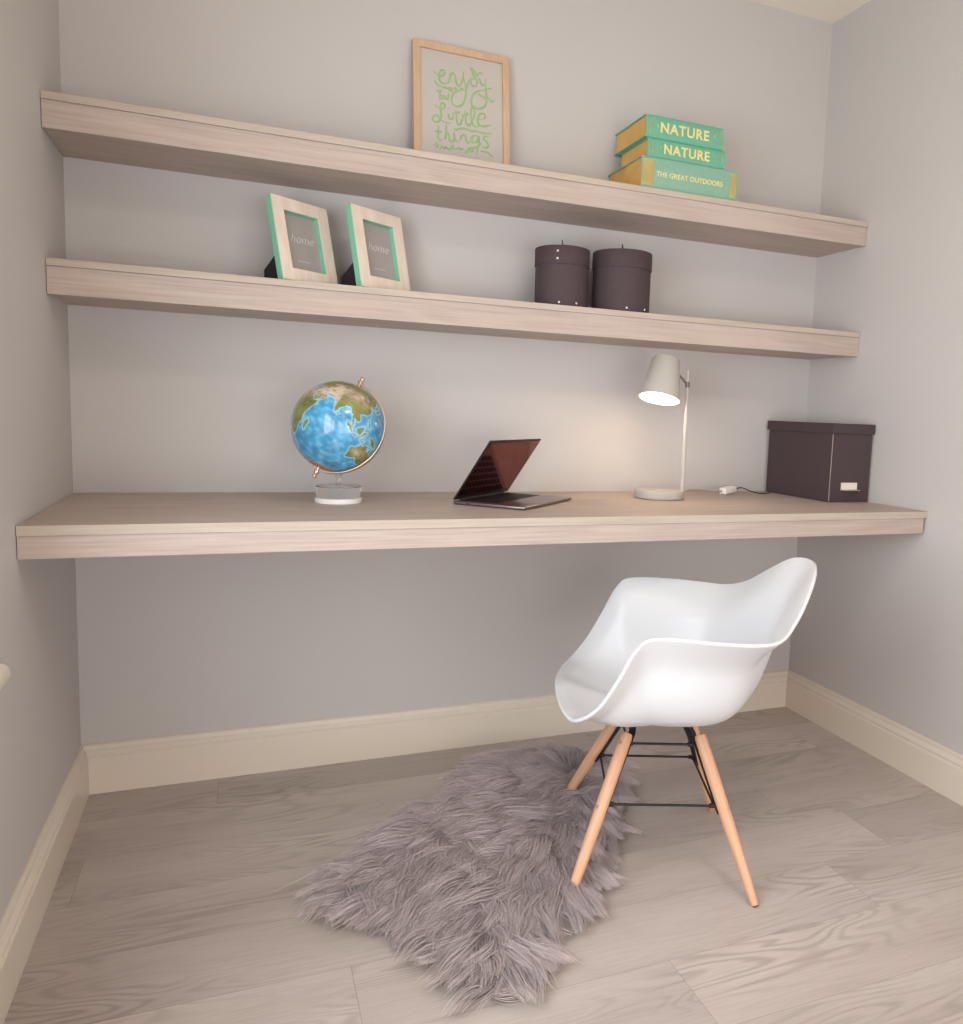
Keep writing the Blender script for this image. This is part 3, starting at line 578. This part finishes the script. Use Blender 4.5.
# ------------------------------------------------------------------ desk lamp
def build_lamp():
    cx, cy = 1.478, -.190
    t = thing('desk_lamp', 'warm grey metal desk lamp, switched on, with conical shade on a round base', 'lamp', (cx, cy, DT+.0005))
    from_bm('base', lathe_bm([(0, 0), (.067, 0), (.0705, .003), (.0712, .006), (.0712, .0195), (.069, .0235), (.065, .0245), (0, .0245)], 96), M['lamp_grey'], t, auto=40)
    from_bm('pole', tube_bm([(.063, -.022, .0240), (.0655, -.018, .20), (.070, -.008, .366)], [.0062, .0058, .0036], 20), M['lamp_grey'], t, auto=50)
    # shade axis: from the opening up to the closed end
    op = Vector((1.455-cx, -.206-cy, 1.032-DT)); ax = Vector((.235, .17, .955)).normalized(); Lh = .119
    q = ax.to_track_quat('Z', 'Y').to_euler()
    r0, r1, th = .0590, .0375, .0018
    sh = from_bm('shade', lathe_bm([(r0-th, 0), (r0, 0), (r1+.0012, Lh-.004), (r1-.003, Lh), (0, Lh), ], 96), M['lamp_grey'], t, auto=40)
    ln = from_bm('shade_lining', lathe_bm([(r0-th, .0002), (r1-th-.0008, Lh-.008), (r1-.006, Lh-.005), (0, Lh-.005)], 96), M['lamp_white'], t, auto=40)
    for o in (sh, ln): o.location = op; o.rotation_euler = q
    so = from_bm('lamp_holder', lathe_bm([(0, Lh-.0055), (.016, Lh-.0055), (.016, Lh-.045), (0, Lh-.045)][::-1], 32), M['lamp_white'], t, auto=40); so.location = op; so.rotation_euler = q
    bu = from_bm('bulb', lathe_bm([(0, .012), (.014, .0145), (.024, .023), (.029, .036), (.027, .050), (.018, .066), (.0145, .076), (0, .078)], 48), M['bulb'], t, True); bu.location = op; bu.rotation_euler = q
    # knuckle from the shade to the pole
    a = Vector((.069, -.010, .326)); c = op+ax*.085+Vector((.040, .004, 0))
    from_bm('shade_arm', tube_bm([c, (c+a)/2+Vector((0, 0, -.001)), a], .0032, 12), M['lamp_dark'], t, auto=50)
    from_bm('pole_clamp', tube_bm([a-Vector((0, 0, .008)), a+Vector((0, 0, .008))], .0066, 20), M['lamp_dark'], t, auto=50)
    # mains lead with inline switch
    z = .0022
    def P(X, Y, Z=z): return (X-cx, Y-cy, Z)
    pts = spline([P(1.548, -.176, .008), P(1.60, -.150, .018), P(1.655, -.130, .016), P(1.705, -.118, .010), P(1.742, -.110, .012)], 8)
    c1 = from_bm('mains_lead', tube_bm([tuple(p) for p in pts], .0022, 10), M['cable'], t, True)
    sw = from_bm('inline_switch', box_bm(-.033, .033, -.012, .012, 0, .021, .005, 4), M['white_plug'], t, auto=40)
    sw.location = P(1.772, -.098, .0030); sw.rotation_euler = (0, math.radians(-5), math.radians(24))
    rk = from_bm('rocker', box_bm(-.009, .009, -.005, .005, .0208, .0225, .001, 2), M['white_plug'], sw, auto=40)
    pts = spline([P(1.800, -.086, .0125), P(1.830, -.082, .019), P(1.862, -.090, .008), P(1.895, -.095, z), P(1.93, -.085, z), P(1.957, -.060, z)], 8)
    from_bm('mains_lead', tube_bm([tuple(p) for p in pts], .0017, 10), M['lead'], t, True)
    L = bpy.data.lights.new('bulb_light', 'POINT'); L.energy = LAMP_W; L.color = (1, .72, .45); L.shadow_soft_size = .02
    lo = bpy.data.objects.new('bulb_light', L); COL.objects.link(lo); lo.parent = t; lo.location = op+ax*.004
LAMP_W = .55
build_lamp()

# ------------------------------------------------------------------ storage box
def build_box():
    x0, x1, y0, y1 = 1.9715, 2.1180, -.3255, -.016
    t = thing('storage_box', 'charcoal lidded file box with small label holder at the right end of the desk', 'box', ((x0+x1)/2, (y0+y1)/2, DT+.0005))
    hx, hy = (x1-x0)/2, (y1-y0)/2; hb = .205
    box('body', -hx, hx, -hy, hy, 0, hb, M['charcoal'], t, .0015)
    b = box_bm(-hx-.0055, hx+.0055, -hy-.005, hy+.005, hb+.001-.003, hb+.0275, .0012, 2)
    from_bm('lid', b, M['charcoal_lid'], t)
    box('edge_highlight', -hx-.0004, -hx+.0012, -hy-.0004, -hy+.0012, .002, hb-.004, M['cable'], t, 0)  # pale strip standing in for the highlight down the front left edge
    lh = box('label_holder', .004-hx+.036, hx-.045, -hy-.0022, -hy-.0002, .035, .059, M['tag_metal'], t, .0006)
    box('label_card', -hx+.042, hx-.047, -hy-.0030, -hy-.0023, .038, .058, M['tag'], lh, 0)
    box('label_pull', -hx+.046, hx-.041, -hy-.0125, -hy-.0022, .0345, .0375, M['tag_metal'], lh, .001)
build_box()

# ------------------------------------------------------------------ chair
def build_chair():
    t = thing('armchair', 'white moulded plastic armchair on beech dowel legs with black steel bracing', 'chair', (1.2279, -.6895, 0), math.radians(160-180))
    # local frame: -x forward (towards the lip), so f -> -x; l (left, camera side) -> -y
    def P(f, l, z): return Vector((-f, -l, z))
    half = [(.2316, 0, .382), (.2183, .1328, .3767), (.1925, .2084, .3802), (.1498, .2542, .4233), (.1108, .2684, .4924), (.0826, .2721, .5476), (.0463, .2789, .5725),
            (-.0583, .2897, .571), (-.1415, .2816, .5664), (-.1955, .254, .5678), (-.2368, .2031, .5899), (-.276, .1493, .6322), (-.309, .0829, .671), (-.3261, 0, .6817)]
    full = half + [(f, -l, z) for f, l, z in half[-2:0:-1]]
    rim = spline(full, 6, True); n = len(rim)
    C = np.array([-.03, 0, .341]); nt_ = 26
    b = bmesh.new(); rows = []
    for k in range(1, nt_+1):
        s = k/nt_; row = []
        for f, l, z in rim:
            d = np.array([f-C[0], l]); ang = math.atan2(abs(l), f-C[0])/PI       # 0 front, 1 back
            front = max(0., 1-ang/.22); front = front*front*(3-2*front)
            back = max(0., (ang-.55)/.45); back = min(1, back); back = back*back*(3-2*back)
            th = s*PI/2
            nexp = 3.9-.5*back-1.45*math.exp(-((ang-.20)/.13)**2)
            g = math.sin(th)**(2/nexp); h = 1-max(0, math.cos(th))**(2/nexp)
            bk = max(0, min(1, (ang-.35)/.35)); bk = bk*bk*(3-2*bk); fl = (1-front)*.05; fe = (1-front)*(.14+.10*bk); g = g*(1-fl-fe)+fl*h+fe*h**(7-4.5*back**3)
            # the front: almost flat, a slight rise then a rolled lip
            gf = s**.9; sm = lambda x: max(0, min(1, x))**2*(3-2*max(0, min(1, x)))
            zf = C[2]+(z+.004-C[2])*(max(0, s-.1)/.78)**1.7 if s < .88 else z+.004-.004*sm((s-.88)/.12)
            if s == 1: zf = z
            crest = .007*(1-front); zz = C[2]+(z+crest-C[2])*h-crest*max(0, (s-.86)/.14)**2
            G = g*(1-front)+gf*front; ZZ = zz*(1-front)+zf*front
            row.append(b.verts.new(P(C[0]+d[0]*G, d[1]*G, ZZ)))
        rows.append(row)
    c = b.verts.new(P(*C))
    for i in range(n): b.faces.new((c, rows[0][i], rows[0][(i+1) % n]))
    for a, d in zip(rows[:-1], rows[1:]):
        for i in range(n): b.faces.new((a[i], d[i], d[(i+1) % n], a[(i+1) % n]))
    for _ in range(2): bmesh.ops.smooth_vert(b, verts=[v for v in b.verts if not v.is_boundary], factor=.5, use_axis_x=True, use_axis_y=True, use_axis_z=True)
    o = from_bm('seat_shell', b, M['shell'], t, True); o.rotation_euler = (0, 0, math.radians(-1.4))
    me = o.data
    # interior must face up: check the centre normal
    md = o.modifiers.new('thickness', 'SOLIDIFY'); md.thickness = .0075; md.offset = 0; md.use_rim = True; md.use_even_offset = True
    bv = o.modifiers.new('rim', 'BEVEL'); bv.width = .0028; bv.segments = 3; bv.limit_method = 'ANGLE'; bv.angle_limit = math.radians(50)
    sb = o.modifiers.new('smooth', 'SUBSURF'); sb.levels = 1; sb.render_levels = 1
    # legs
    def node(f, l, z): return P(f, l, z)
    for sf in (1, -1):
        for sl in (1, -1):
            foot = {(1, 1): P(.200, .226, 0), (1, -1): P(.197, -.214, 0), (-1, 1): P(-.187, .212, 0), (-1, -1): P(-.182, -.186, 0)}[sf, sl]; up_ = P(.072 if sf > 0 else -.086, sl*.062, .300); ax = (up_-foot)
            Ln = ax.length; d = ax.normalized()
            prof = [(0, .0015), (.0075, .0015), (.0085, .003), (.0105, .05), (.0128, Ln*.45), (.0138, Ln*.8), (.0133, Ln-.008), (.0115, Ln-.001), (.009, Ln), (0, Ln)]
            lg = from_bm('leg', lathe_bm(prof, 28), M['beech'], t, auto=40); lg.location = foot; lg.rotation_euler = d.to_track_quat('Z', 'Y').to_euler()
            fp = from_bm('foot_pad', lathe_bm([(0, 0), (.0072, 0), (.0078, .0015), (0, .0016)], 20), M['black_steel'], lg)
            # steel strap along the inner face of the leg
            cen = P(0, 0, .2); inn = (cen-(foot+up_)/2); inn -= d*inn.dot(d); inn.normalize(); sd = d.cross(inn)
            lo = foot+d*(Ln*.53); hi = up_+d*.008
            top = P(sf*.062, sl*.046, .327)
            b = bmesh.new(); R = []
            for p, w_ in ((lo, .0045), (lo+d*.01, .0052), (hi-d*.03, .0078), (hi, .0085), (top, .0085)):
                q = p+inn*.0155 if p is not top else p+inn*.006
                R.append([b.verts.new(q+sd*w_*u+inn*v) for u, v in ((-1, -.0014), (1, -.0014), (1, .0014), (-1, .0014))])
            for a, e in zip(R[:-1], R[1:]):
                for k in range(4): b.faces.new((a[k], a[(k+1) % 4], e[(k+1) % 4], e[k]))
            b.faces.new(R[0]); b.faces.new(R[-1][::-1])
            from_bm('steel_strap', b, M['black_steel'], t)
            for fr_ in (.53+.02, .93):                          # bolt heads on the outer face
                bo = from_bm('bolt', lathe_bm([(0, 0), (.0042, 0), (.0040, .0012), (0, .0018)], 14), M['bolt'], t, auto=40)
                rr = .0133 if fr_ < .8 else .0132
                side = (-inn*.72 - Vector((0, -sl*1., 0))*0).normalized()
                bo.location = foot+d*(Ln*fr_)+side*(rr-.0006); bo.rotation_euler = side.to_track_quat('Z', 'Y').to_euler()
    lowN = {(a, c_): P(a*.112, c_*.122, .168) for a in (1, -1) for c_ in (1, -1)}
    topN = {(a, c_): P(a*.070, c_*.064, .278) for a in (1, -1) for c_ in (1, -1)}
    def rod(p, q, r=.0026):
        d = (q-p).normalized()
        b = tube_bm([p, p+d*.010, p+d*.0102, q-d*.0102, q-d*.010, q], [.0048, .0048, r, r, .0048, .0048], 12)
        from_bm('brace_rod', b, M['black_steel'], t, auto=40)
    for Nn in (lowN, topN):
        rod(Nn[1, 1], Nn[-1, 1]); rod(Nn[1, -1], Nn[-1, -1])
    rod(lowN[1, 1], lowN[1, -1]); rod(lowN[-1, 1], lowN[-1, -1]); rod(topN[1, 1], lowN[1, -1]*.0+topN[1, -1]); rod(topN[-1, 1], topN[-1, -1])
    b = box_bm(-.07, .07, -.008, .008, .3260, .3300, .001, 1); box_bm(-.075, -.055, -.055, .055, .3260, .3300, .001, 1, b); box_bm(.055, .075, -.055, .055, .3260, .3300, .001, 1, b)
    from_bm('seat_mount', b, M['black_steel'], t)
build_chair()

# ------------------------------------------------------------------ sheepskin rug
def build_rug():
    t = thing('sheepskin_rug', 'long-haired mauve grey sheepskin on the oak floor under the front of the white chair', 'rug', (.90, -.62, 0))
    poly = np.array(POLY)
    c = np.array([.90, -.62])
    def edge(px, py):
        """distance to the outline and the outward direction"""
        best = np.full(px.shape, 9.); dx = np.zeros(px.shape); dy = np.zeros(px.shape)
        n = len(poly)
        for i in range(n):
            a = poly[i]; b_ = poly[(i+1) % n]; e = b_-a
            u = np.clip(((px-a[0])*e[0]+(py-a[1])*e[1])/(e@e), 0, 1)
            qx, qy = a[0]+u*e[0], a[1]+u*e[1]; d = np.hypot(px-qx, py-qy); k = d < best
            best = np.where(k, d, best); dx = np.where(k, qx-px, dx); dy = np.where(k, qy-py, dy)
        L = np.hypot(dx, dy)+1e-9
        return best, dx/L, dy/L
    pin = [tuple(p) for p in poly]
    def lump(x, y): return pnoise(x, y, x*0, 22, 11)*.5+pnoise(x, y, x*0, 45, 12)*.3
    def height(x, y, dist): return .006+.030*np.clip(dist/.10, 0, 1)**.7+.017*np.clip(lump(x, y), -1, 1)*np.clip(dist/.05, 0, 1)
    # pelt: a grid clipped to the outline
    g = .012; xs = np.arange(poly[:, 0].min(), poly[:, 0].max(), g); ys = np.arange(poly[:, 1].min(), poly[:, 1].max(), g)
    GX, GY = np.meshgrid(xs, ys); dd, _, _ = edge(GX, GY); ins = inside(GX, GY, pin) & (dd > .012)
    ZH = height(GX, GY, dd)-.004
    b = bmesh.new(); top = {}; bot = {}
    for (i, j) in zip(*np.nonzero(ins)):
        top[i, j] = b.verts.new((GX[i, j]-c[0], GY[i, j]-c[1], max(.004, ZH[i, j]))); bot[i, j] = b.verts.new((GX[i, j]-c[0], GY[i, j]-c[1], .001))
    cells = set()
    for (i, j) in list(top):
        if all(q in top for q in ((i+1, j), (i, j+1), (i+1, j+1))): cells.add((i, j))
    for i, j in cells:
        b.faces.new((top[i, j], top[i, j+1], top[i+1, j+1], top[i+1, j])); b.faces.new((bot[i, j], bot[i+1, j], bot[i+1, j+1], bot[i, j+1]))
        for (di, dj), (p, q) in {(-1, 0): ((i, j), (i, j+1)), (1, 0): ((i+1, j), (i+1, j+1)), (0, -1): ((i, j), (i+1, j)), (0, 1): ((i, j+1), (i+1, j+1))}.items():
            if (i+di, j+dj) not in cells: b.faces.new((top[p], top[q], bot[q], bot[p]))
    bmesh.ops.delete(b, geom=[v for v in b.verts if not v.link_faces], context='VERTS')
    from_bm('pelt', b, M['pelt'], t)
    # fleece
    def sample(n, margin):
        out = []
        while sum(len(o) for o in out) < n:
            px = rng.uniform(poly[:, 0].min(), poly[:, 0].max(), n); py = rng.uniform(poly[:, 1].min(), poly[:, 1].max(), n)
            d, _, _ = edge(px, py); k = inside(px, py, pin) & (d > margin); out.append(np.stack([px[k], py[k]], 1))
        return np.concatenate(out)[:n]
    NC, NS, K = 1700, 90000, 9
    cl = sample(NC, .006); rt = sample(NS, .004)
    # nearest clump by coarse grid search in chunks
    ci = np.empty(NS, int)
    for s in range(0, NS, 4000):
        q = rt[s:s+4000]; ci[s:s+4000] = np.argmin((q[:, None, 0]-cl[None, :, 0])**2+(q[:, None, 1]-cl[None, :, 1])**2, 1)
    def flow(x, y):
        d, ex, ey = edge(x, y)
        bx, by = -.50+0*x, -.86+0*y                             # down the body towards the legs
        up_ = np.clip((y+.42)/.18, 0, 1)                        # the neck end is combed back towards the wall
        bx = bx*(1-up_)+(-.35)*up_; by = by*(1-up_)+.9*up_
        w = np.clip(1-d/.13, 0, 1)**.7*1.5
        sw = pnoise(x, y, x*0, 9, 21)*.9
        vx, vy = bx+ex*w, by+ey*w; cs, sn = np.cos(sw), np.sin(sw)
        vx, vy = vx*cs-vy*sn, vx*sn+vy*cs; L = np.hypot(vx, vy)+1e-9
        return vx/L, vy/L, d
    fx, fy, fd = flow(rt[:, 0], rt[:, 1]); cfx, cfy, cfd = flow(cl[:, 0], cl[:, 1])
    crand = rng.normal(size=(NC, 4)); clen = (.094+.018*crand[:, 0]).clip(.05, .13)
    ca_ = np.arctan2(cfy, cfx)+.38*crand[:, 1]
    L = clen[ci]*(1+.13*rng.normal(size=NS)).clip(.6, 1.4)
    L *= .55+.45*np.clip(fd/.03, 0, 1)
    ang = np.arctan2(fy, fx)+.25*rng.normal(size=NS)
    z0 = height(rt[:, 0], rt[:, 1], fd)-.002
    zc = height(cl[:, 0], cl[:, 1], cfd)
    lift = (.52+.20*crand[:, 2])[ci]+.15*rng.normal(size=NS)    # starting elevation
    pos = np.zeros((NS, K, 3)); ph = rng.uniform(0, 6.28, NS); cph = rng.uniform(0, 6.28, NC)[ci]
    tv = np.linspace(0, 1, K)
    p = np.stack([rt[:, 0], rt[:, 1], z0], 1); pos[:, 0] = p
    mixa = ca_[ci]
    dang = (mixa-ang+PI) % (2*PI)-PI
    for k in range(1, K):
        s = tv[k]; el = lift*(1-1.55*s); a = ang+dang*min(1, s*1.3)+.30*np.sin(cph+s*5.5)+.10*np.sin(ph+s*9)
        st = L/(K-1); p = p+np.stack([np.cos(a)*np.cos(el), np.sin(a)*np.cos(el), np.sin(el)], 1)*st[:, None]; pos[:, k] = p
    # pull each strand towards its clump's guide strand
    gz = zc; gp = np.stack([cl[:, 0], cl[:, 1], gz], 1); guide = np.zeros((NC, K, 3)); guide[:, 0] = gp; gl = clen/(K-1); cph0 = np.zeros(NC); cph0[ci] = cph
    for k in range(1, K):
        s = tv[k]; el = (.52+.20*crand[:, 2])*(1-1.55*s); a = ca_+.30*np.sin(cph0+s*5.5)
        gp = gp+np.stack([np.cos(a)*np.cos(el), np.sin(a)*np.cos(el), np.sin(el)], 1)*gl[:, None]; guide[:, k] = gp
    wv = (np.clip(tv, 0, 1)**1.6*.42)[None, :, None]
    loose = np.where(rng.random(NS) < .35, .2, 1.)[:, None, None]
    pos = pos*(1-wv*loose)+guide[ci]*(wv*loose)
    # keep hairs above the pelt / the floor
    hd, _, _ = edge(pos[..., 0], pos[..., 1]); inn = inside(pos[..., 0], pos[..., 1], pin)
    hh = np.where(inn, height(pos[..., 0], pos[..., 1], hd)-.002, 0.)
    jit = (rng.random(NS)*.010)[:, None]
    pos[..., 2] = np.maximum(pos[..., 2], hh+.0015+jit*tv[None]); 
    pos[..., 0] -= c[0]; pos[..., 1] -= c[1]
    # three-sided tapered hairs
    tg = np.gradient(pos, axis=1); tg /= np.linalg.norm(tg, axis=2, keepdims=True)+1e-9
    upv = np.array([0, 0, 1.]); sd = np.cross(tg, upv); sd /= np.linalg.norm(sd, axis=2, keepdims=True)+1e-9; nn = np.cross(sd, tg)
    wid = (.00078*(1+.25*rng.normal(size=NS)).clip(.5, 1.6))[:, None, None]*(1-.80*tv**2)[None, :, None]
    V = np.stack([pos+sd*wid*math.cos(a)+nn*wid*math.sin(a) for a in (PI/2, PI/2+2*PI/3, PI/2+4*PI/3)], 2)   # NS,K,3,3
    nv = NS*K*3; base = np.arange(NS)[:, None, None]*K*3+np.arange(K-1)[None, :, None]*3
    q = np.arange(3)[None, None, :]; q2 = (q+1) % 3
    F = np.stack([base+q, base+q2, base+3+q2, base+3+q], -1).reshape(-1, 4)
    me = bpy.data.meshes.new('fleece'); me.vertices.add(nv); me.vertices.foreach_set('co', V.astype(np.float32).ravel())
    nf = len(F); me.loops.add(nf*4); me.loops.foreach_set('vertex_index', F.astype(np.int32).ravel())
    me.polygons.add(nf); me.polygons.foreach_set('loop_start', (np.arange(nf)*4).astype(np.int32)); me.update(calc_edges=True); me.validate()
    root_, tip, warm = [np.array(lin(q)[:3]) for q in ((138, 121, 123), (216, 200, 200), (220, 204, 194))]  # paler tips, with shadow added to the roots and highlight to the tips
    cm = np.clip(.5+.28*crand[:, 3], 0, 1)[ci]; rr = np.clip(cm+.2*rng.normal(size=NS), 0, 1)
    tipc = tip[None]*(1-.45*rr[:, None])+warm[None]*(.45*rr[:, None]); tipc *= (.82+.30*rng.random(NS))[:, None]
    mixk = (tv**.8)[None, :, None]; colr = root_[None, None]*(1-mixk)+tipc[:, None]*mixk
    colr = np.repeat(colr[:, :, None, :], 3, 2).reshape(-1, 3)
    A_ = me.color_attributes.new('col', 'FLOAT_COLOR', 'POINT'); A_.data.foreach_set('color', np.concatenate([colr, np.ones((nv, 1))], 1).astype(np.float32).ravel())
    me.polygons.foreach_set('use_smooth', np.ones(nf, bool))
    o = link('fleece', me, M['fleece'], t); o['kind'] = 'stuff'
POLY = [(1.066, -0.739), (0.967, -0.846), (0.902, -0.876), (0.839, -0.942), (0.807, -0.984), (0.769, -0.99), (0.745, -1.062), (0.742, -1.001), (0.714, -0.933), (0.71, -0.878), (0.681, -0.788), (0.592, -0.727), (0.535, -0.68), (0.522, -0.655), (0.589, -0.574), (0.722, -0.446), (0.889, -0.373), (0.958, -0.232), (1.02, -0.187), (1.154, -0.194), (1.263, -0.239), (1.294, -0.303), (1.272, -0.426), (1.156, -0.615)]
build_rug()

# ------------------------------------------------------------------ added fill light, unseen on the ceiling behind the camera
t = thing('added_fill_light', 'added round fill light with opal diffuser, unseen behind the camera', 'fill light', (1.06, -1.75, H-.062))
from_bm('rim', lathe_bm([(.17, .0), (.18, .0), (.185, .01), (.185, .0615), (.17, .0615), (.17, .0)], 64), M['upvc'], t, auto=40)
from_bm('diffuser', lathe_bm([(0, -.012), (.08, -.010), (.14, -.002), (.169, .008), (.169, .05), (0, .05)], 64), M['fill_glow'], t, True)

# ------------------------------------------------------------------ light
def area(name, loc, rot, sx, sy, watts, col):
    L = bpy.data.lights.new(name, 'AREA'); L.shape = 'RECTANGLE'; L.size = sx; L.size_y = sy; L.energy = watts; L.color = col
    o = bpy.data.objects.new(name, L); COL.objects.link(o); o.location = loc; o.rotation_euler = rot; return o
area('daylight_left_window', (-.14, (WN[0]+WN[1])/2, (WN[2]+WN[3])/2), (0, -PI/2, 0), WN[3]-WN[2], WN[1]-WN[0], 42, (.90, .95, 1))
area('front_fill_light', ((FN[0]+FN[1])/2, -D-.14, (FN[2]+FN[3])/2), (PI/2, 0, 0), FN[1]-FN[0], FN[3]-FN[2], 37, (1, .975, .955))  # fill from the front, through the added opening
area('ceiling_fill_light', (1.06, -1.75, H-.085), (0, 0, 0), .3, .3, 4.5, (1, .90, .80))  # warm fill from the added ceiling fitting
w = bpy.data.worlds.new('world'); S.world = w; w.use_nodes = True
nt = w.node_tree; bg = nt.nodes['Background']
sky = nt.nodes.new('ShaderNodeTexSky'); sky.sky_type = 'HOSEK_WILKIE'; sky.turbidity = 6; sky.sun_direction = (.3, .6, .5)
nt.links.new(sky.outputs[0], bg.inputs['Color']); bg.inputs['Strength'].default_value = .8

# ------------------------------------------------------------------ camera
cam = bpy.data.cameras.new('camera'); co = bpy.data.objects.new('camera', cam); COL.objects.link(co)
yaw, pitch, roll, f = .39655, -.11003, .03836, 808.99
F = Vector((math.sin(yaw)*math.cos(pitch), math.cos(yaw)*math.cos(pitch), math.sin(pitch)))
R = Vector((math.cos(yaw), -math.sin(yaw), 0)); U = R.cross(F)
R2 = R*math.cos(roll)+U*math.sin(roll); U2 = -R*math.sin(roll)+U*math.cos(roll)
Mx = Matrix((R2, U2, -F)).transposed().to_4x4(); Mx.translation = CAM; co.matrix_world = Mx
cam.sensor_fit = 'HORIZONTAL'; cam.sensor_width = 36; cam.lens = f*36/963
cam.shift_x = (481.5-575.25)/963; cam.shift_y = (501.19-512)/963; cam.clip_start = .01
S.camera = co
S.view_settings.view_transform = 'Standard'; S.view_settings.look = 'None'; S.view_settings.gamma = 1; S.view_settings.exposure = .06
S.view_settings.use_curve_mapping = False
